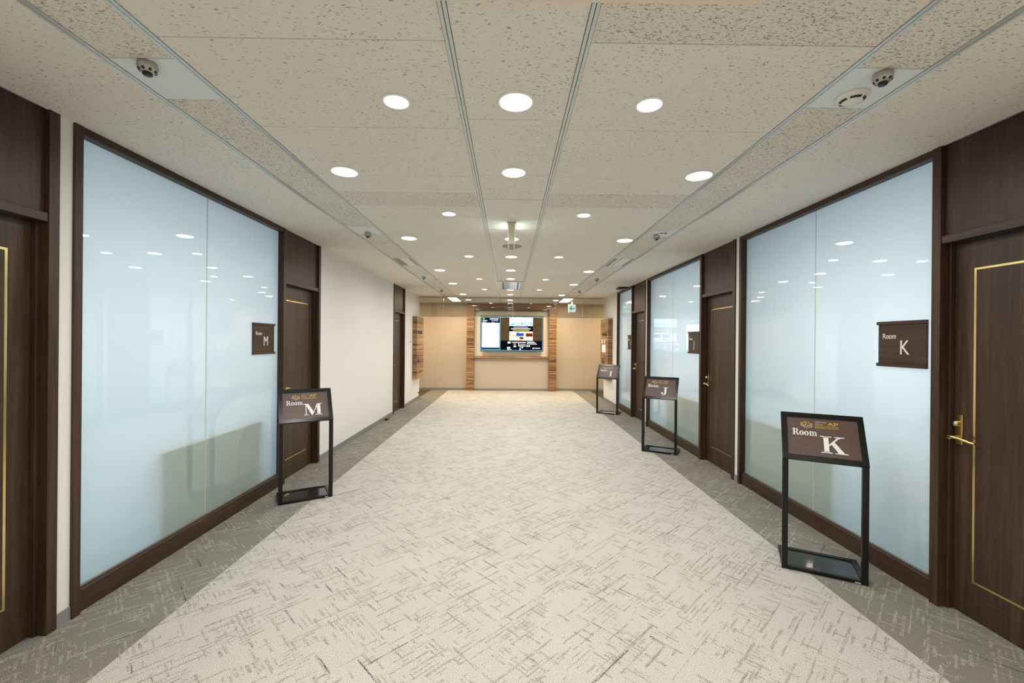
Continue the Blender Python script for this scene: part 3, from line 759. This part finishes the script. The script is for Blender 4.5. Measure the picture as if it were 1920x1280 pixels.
# ceiling air conditioner in the middle strip
o = thing('air_conditioner', (.025, 8.94, H), 'ceiling cassette air conditioner with shiny slatted panel in the middle strip', 'air conditioner')
hx, hy = .25, .655
MB().bevbox(-hx, hx, -hy, -hy+.10, -.012, .014, .003).bevbox(-hx, hx, hy-.10, hy, -.012, .014, .003).bevbox(-hx, -hx+.05, -hy+.10, hy-.10, -.012, .014, .003).bevbox(hx-.05, hx, -hy+.10, hy-.10, -.012, .014, .003).build('frame', plain('ac_frame', (.55, .53, .45), .35), o)
MB().bevbox(-.14, .14, -hy+.11, hy-.11, -.010, .010, .004).build('intake_panel', CHROME, o)
for s in (-1, 1):
    MB().box(s*.142, s*.165, -hy+.11, hy-.11, -.004, .010).build('air_outlet', BLACKP, o)
    MB().box(s*.166, s*.198, -hy+.11, hy-.11, -.008, .012).build('louvre', CHROME, o)
# cream fixture at the top edge of the picture
o = thing('ceiling_fixture', (.02, 1.024, H), 'wide cream ceiling fixture with rounded corners at the top edge of the picture', 'ceiling fixture')
def rrect(hx, hy, r, n=8):
    p = []
    for cx, cy, a in ((hx-r, hy-r, 0), (-hx+r, hy-r, math.pi/2), (-hx+r, -hy+r, math.pi), (hx-r, -hy+r, 1.5*math.pi)):
        p += [(cx+r*math.cos(a+math.pi/2*i/n), cy+r*math.sin(a+math.pi/2*i/n)) for i in range(n+1)]
    return p
MB().prism(rrect(.84, .43, .05), lambda u, v, t: (u, v, t), -.010, 0).build('panel', CREAM, o)
MB().prism(rrect(.74, .33, .03), lambda u, v, t: (u, v, t), -.016, -.0102).build('inner_panel', PLASTIC, o)
# flat box on the ceiling near the far right window
o = thing('ceiling_device', (2.38, 9.0, H), 'flat dark and white box on the ceiling beside the narrow far right window', 'ceiling device')
MB().bevbox(-.13, .13, -.15, .15, -.012, 0, .002).build('base', PLASTIC, o)
MB().bevbox(-.10, .10, -.13, .10, -.05, -.0122, .008).build('body', BLACKP, o)
# inspection hatch
o = thing('inspection_hatch', (.872, 12.18, H), 'rectangular inspection hatch outline in the ceiling beyond the glass screen', 'hatch')
MB().ring2([(-.32, -.16), (.32, -.16), (.32, .16), (-.32, .16)], [(-.29, -.14), (.29, -.14), (.29, .14), (-.29, .14)], lambda u, v, t: (u, v, t), -.004, 0).build('frame', GREYP, o)
MB().box(-.288, .288, -.138, .138, -.003, 0).build('cover', TILE, o)

# ------------------------------------------------------------------ glass smoke screen hanging across the corridor end
o = thing('smoke_screen', (.08, Y_HALL, 2.17), 'clear glass smoke screen hanging from the ceiling across the corridor end', 'glass screen')
ed = [LX-.014, -1.746, .099, 1.956, RX+.014]
for a, b in zip(ed, ed[1:]):
    MB().box(a+.004-.08, b-.004-.08, -.003, .003, .010, H-2.17-.018).build('glass_pane', SCREEN_GLASS, o)
for a in ed[1:-1]: MB().box(a-.08-.0035, a-.08+.0035, -.004, .004, .010, H-2.17-.018).build('joint_strip', SEAM, o)
MB().box(ed[0]-.08, ed[-1]-.08, -.012, .012, H-2.17-.018, H-2.17-.0045).build('top_channel', GREYP, o)
MB().bevbox(ed[0]-.08, ed[-1]-.08, -.007, .007, -.004, .0098, .001).build('bottom_rail', CHROME, o)

# ------------------------------------------------------------------ end wall: wooden surround, niche, display
o = thing('wooden_surround', (.088, 13.2, 0), 'striped zebrano wooden surround framing the display on the end wall', 'wooden frame')
MB().bevbox(-1.378, -1.156, -.10, .10, 0, 2.484, .002).build('post', ZEB, o); MB().bevbox(1.145, 1.377, -.10, .10, 0, 2.484, .002).build('post', ZEB, o)
MB().bevbox(-1.378, 1.377, -.10, .10, 2.484, H, .002).build('header', ZEB, o)
MB().bevbox(-1.155, 1.144, -.06, .10, 1.006, 1.062, .002).build('ledge', ZEB, o)
niche = plain('cream_niche_panel', (.86, .78, .62), .7)
MB().box(-1.155, .02, .05, .10, 1.063, 2.483).build('niche_panel', niche, o); MB().box(.022, 1.144, .05, .10, 1.063, 2.483).build('niche_panel', niche, o)
MB().box(-1.155, 1.144, .013, .10, .0, 1.005).build('lower_panel', BEIGE, o)

# wall display
tv = thing('wall_display', (.093, 13.1, 1.223), 'large flat wall display showing a schedule and room photos', 'display')
MB().bevbox(-.965, .965, -.02, .06, 0, 1.089, .004).build('housing', BLACKP, tv)
MB().box(-.3, .3, .06, .148, .3, .8).build('wall_mount', BLACKM, tv)
E_ = lambda n, c, s=1.0: emit('screen_'+n, c, s)
scr = MB().box(-.95, .95, -.0205, -.0215, .016, 1.073).build('screen', E_('teal', (.16, .42, .52), .9), tv)
_lv = [0]
def pix(name, mat, rects, lvl):                       # rects in photo pixels of the display (901..1019 x 591.5..659)
    m = MB()
    for x0, y0, x1, y1 in rects:
        f = lambda x: -.965+(x-901)/(1018.7-901)*1.93
        z = lambda y: 1.089-(y-592)/(658.6-592)*1.089
        m.box(f(x0), f(x1), -.0216-lvl*.0006, -.0216-lvl*.0006-.0005, z(y1), z(y0))
    return m.build(name, mat, scr)
WHT = E_('white', (1, 1, 1), 2.4); WHT2 = E_('white_text', (1, 1, 1), 1.0); NAVY = E_('navy', (.006, .02, .05), 1); BLK = E_('black', (.004, .004, .012), 1); BRN = photo_mat('screen_brown', [(.3, (.08, .05, .02)), (.7, (.20, .125, .055))], (7, 1, 22), .9)
pix('schedule_header', NAVY, [(903.6, 595, 937, 605.5)], 0); pix('schedule_footer', NAVY, [(903.6, 651.5, 937, 654.5)], 0); pix('schedule_list', WHT, [(904.2, 605.5, 936.2, 651.5)], 0)
pix('schedule_lines', E_('grey', (.30, .32, .38), 1), [(905, 607.5+i*2.78, 909.5+(i*7 % 5)*.3, 608.2+i*2.78) for i in range(16)], 1)
pix('header_marks', WHT2, [(918.5+i*2.75, 596.8, 920.7+i*2.75, 599.4) for i in range(6)] + [(921.5, 600.8, 925, 601.9), (926, 600.8, 934, 601.9), (905, 600.6, 913.5, 602.6), (905, 604.2, 911, 605.6), (922, 604.2, 926.5, 605.6)], 1)
pix('header_emblem', E_('gold', (.55, .6, .05), 1), [(905.3, 596.6, 909, 599.6)], 1)
pix('screen_wallpaper', BRN, [(938.8, 594.8, 1016.5, 638.4)], 0)
pix('photo', photo_mat('screen_photo_cool', [(.38, (.03, .09, .13)), (.47, (.42, .68, .85)), (.58, (.85, .95, 1)), (.75, (1, 1, .9))], (26, 1, 14), 1.7), [(955, 594.5, 999, 611)], 1)
pix('photo_sky', E_('pale', (.72, .88, .97), 1.6), [(955, 594.5, 999, 603.5)], 2)
pix('photo', photo_mat('screen_photo_warm', [(.34, (.18, .03, .015)), (.45, (.85, .55, .28)), (.52, (1, .85, .62)), (.60, (.95, .93, .85)), (.72, (.05, .14, .55))], (11, 1, 13), 1.5), [(955, 621.2, 999, 638.2)], 1)
pix('photo_blue', E_('blue', (.02, .12, .75), 1), [(968, 624.3, 982, 630)], 2); pix('photo_green', E_('lime', (.5, .8, .03), 1), [(976, 629.3, 979, 631.5)], 3); pix('photo_table', E_('pale_floor', (.95, .9, .82), 1.1), [(960, 632.5, 974, 637.8), (984, 633.5, 998, 637.8)], 2)
pix('photo_dark', E_('maroon', (.20, .03, .01), 1), [(974.5, 631.8, 981.5, 635.5), (986, 624.6, 998.6, 630.5)], 2)
pix('caption_band', BLK, [(955, 611, 999, 621.2)], 1); pix('caption', WHT2, [(963+i*2.7, 612.6, 965.2+i*2.7, 613.9) for i in range(10)] + [(958+i*3.1, 615.2, 960.7+i*3.1, 617) for i in range(12)], 2)
pix('caption_yellow', E_('yellow', (.85, .8, .05), 1), [(961.5+i*2.8, 618.3, 963.9+i*2.8, 619.9) for i in range(11)], 2)
pix('map_field', BLK, [(938.8, 638.4, 1016.5, 656)], 0)
pix('map_marks', WHT2, [(960.5, 640.8, 985, 642.4), (972, 642.4, 973.6, 649), (973.6, 647.4, 985, 649), (952, 640.2, 957.5, 643.8), (963, 644.2, 967.7, 645.6), (963, 647.5, 968, 650.5), (975, 644.4, 986, 645.6), (988, 640, 1002, 641.3), (988, 642, 1005, 643.2), (988, 644.4, 1007, 645.4), (987, 646.9, 990, 649.8), (990.8, 646.9, 993.8, 649.8), (951, 650.3, 957, 653.8), (951, 654.6, 959.5, 655.6), (975, 649, 976, 653.3), (974, 653.3, 977, 655.8), (978, 649.8, 980.8, 652.5), (998.6, 651.2, 1002, 653.5), (1003, 651.6, 1013, 653.2)], 1)
pix('map_arrow', WHT2, [(958.6, 641.3, 961, 641.9), (984.5, 641.2, 986.5, 642), (984.5, 647.8, 986.5, 648.6)], 1); pix('map_station', E_('pink', (.8, .35, .4), 1), [(969.5, 640.2, 974.6, 643)], 2)
area_light('display_glow', (0, -.03, .545), (-math.pi/2, 0, 0), 3.0, (.8, .92, 1), 1.8, 1.0, parent=tv)

# green arrow sign hanging in the hall
o = thing('arrow_sign', (1.803, 12.2, 2.376), 'small lit white sign with green left arrow hanging beyond the screen', 'exit sign')
MB().bevbox(-.106, .106, 0, .05, 0, .224, .003).build('housing', PLASTIC, o)
MB().box(-.02, .02, .015, .035, .224, H-2.376).build('hanger', PLASTIC, o)
fc = MB().box(-.1, .1, -.0025, -.0005, .007, .217).build('luminous_face', emit('arrow_sign_face', (.93, 1, 1), 1.3), o)
m = MB(); fm = lambda u, v, t: (u, t, .112+v)
for p, q in (((-.062, 0), (.075, 0)), ((-.066, -.004), (-.005, .055)), ((-.066, .004), (-.005, -.055))): m.prism(seg(p, q, .028), fm, -.0042, -.0026)
m.build('green_arrow', emit('arrow_green', (.0, .55, .42), 1.0), fc)
# dome camera
o = thing('dome_camera', (1.40, 12.97, H), 'small dome security camera under the ceiling beside the wooden surround', 'camera')
MB().lathe([(.055, 0), (.055, -.03), (.05, -.04)], 24).build('base', PLASTIC, o)
MB().lathe([(.046, -.0405), (.045, -.06), (.036, -.08), (.018, -.092), (.0001, -.095)], 24).build('dome', GREYP, o)

# ------------------------------------------------------------------ striped boxes on the side walls
def wall_box(s, y0, y1, z0, z1, label):
    xf = LW if s < 0 else RW; oy = (y0+y1)/2; dpt = .108
    o = thing('directory_panel', (xf-s*.004, oy, z0), label, 'wall panel', 'striped wooden wall panels')
    hw = (y1-y0)/2
    body = MB().bevbox(0, -s*dpt, -hw, hw, 0, z1-z0, .002).build('body', ZEB, o)
    sg = 1 if s < 0 else -1     # reading direction along y
    fm = lambda u, v, t: (-s*(dpt+t), sg*u, v)
    m = MB(); zc = 1.737-z0 if s < 0 else 1.724-z0
    for k in range(4):
        u = (-.28 if s < 0 else -.20)+k*.125
        if k in (0, 3): m.prism([(u, zc-.044), (u+.026, zc-.044), (u+.026, zc+.044), (u, zc+.044)], fm, 0, .004); m.prism([(u+.068, zc-.044), (u+.094, zc-.044), (u+.094, zc+.044), (u+.068, zc+.044)], fm, 0, .004); m.prism(seg((u+.014, zc+.036), (u+.08, zc-.036), .022), fm, 0, .004)
        else: m.ring2(ell(u+.05, zc, .052, .046, 18), ell(u+.05, zc, .026, .024, 18), fm, 0, .004)
    m.build('lettering', BLACKP, body)
    m = MB(); zi = 1.04-z0
    a = -.20 if s < 0 else -.10
    m.prism(ell(a, zi+.062, .045, .020, 14), fm, 0, .004); m.prism([(a-.05, zi-.055), (a+.11, zi-.055), (a+.11, zi+.03), (a-.05, zi+.03)], fm, 0, .004); m.prism([(a-.11, zi-.055), (a-.08, zi-.055), (a-.08, zi+.02), (a-.11, zi+.02)], fm, 0, .004)
    m.build('pictogram', BLACKP, body); return o
wall_box(-1, 10.53, 11.35, .597, 2.128, 'striped wooden wall panel with black letters, left wall end')
wall_box(1, 10.43, 11.28, .597, 2.115, 'striped wooden wall panel with black letters, right wall end')
for yc, w, z0, z1, lab in ((11.08, .12, 1.50, 1.60, 'small white notice, upper far one on the right striped panel'), (10.80, .12, 1.50, 1.60, 'small white notice, upper near one on the right striped panel'), (10.88, .42, 1.27, 1.47, 'larger white notice sheet low on the right striped panel')):
    p = MB().box(0, -.0012, -w/2, w/2, 0, z1-z0).build('paper_notice', PAPER, None, (RW-.1125, yc, z0)); tag(p, lab, 'notice', 'notices on the right striped panel')

# wall switch, cord, door stop
o = thing('wall_switch', (LW, 10.26, 1.44), 'small white wall switch beside the left striped panel', 'switch')
MB().bevbox(0, .008, -.036, .036, 0, .12, .002).build('plate', PLASTIC, o); MB().bevbox(.0082, .012, -.018, .018, .035, .085, .001).build('rocker', GREYP, o)
o = thing('power_cord', (LW, 11.22, 0), 'thin dark power cord plugged low in the left wall end', 'cord')
MB().bevbox(.0002, .006, -.035, .035, .12, .24, .001).build('outlet_plate', PLASTIC, o)
MB().bevbox(.0062, .035, -.014, .014, .15, .185, .003).build('plug', BLACKP, o)
MB().tube([(.028, 0, .149), (.03, 0, .12), (.026, -.005, .06), (.03, -.01, .02), (.06, -.03, .006), (.11, -.08, .005)], .004, 8).build('cable', BLACKP, o)
o = thing('door_stop', (-2.325, 8.19, 0), 'small black door stop lying by the left baseboard', 'door stop')
MB().prism([(-.05, 0), (.09, 0), (.09, .008), (-.02, .042), (-.05, .042)], lambda u, v, t: (t, u, v), -.02, .02).build('wedge', BLACKP, o)
MB().tube([(0, .085, .012), (.0, .14, .006), (.006, .2, .006)], .005, 8).build('strap', BLACKP, o)
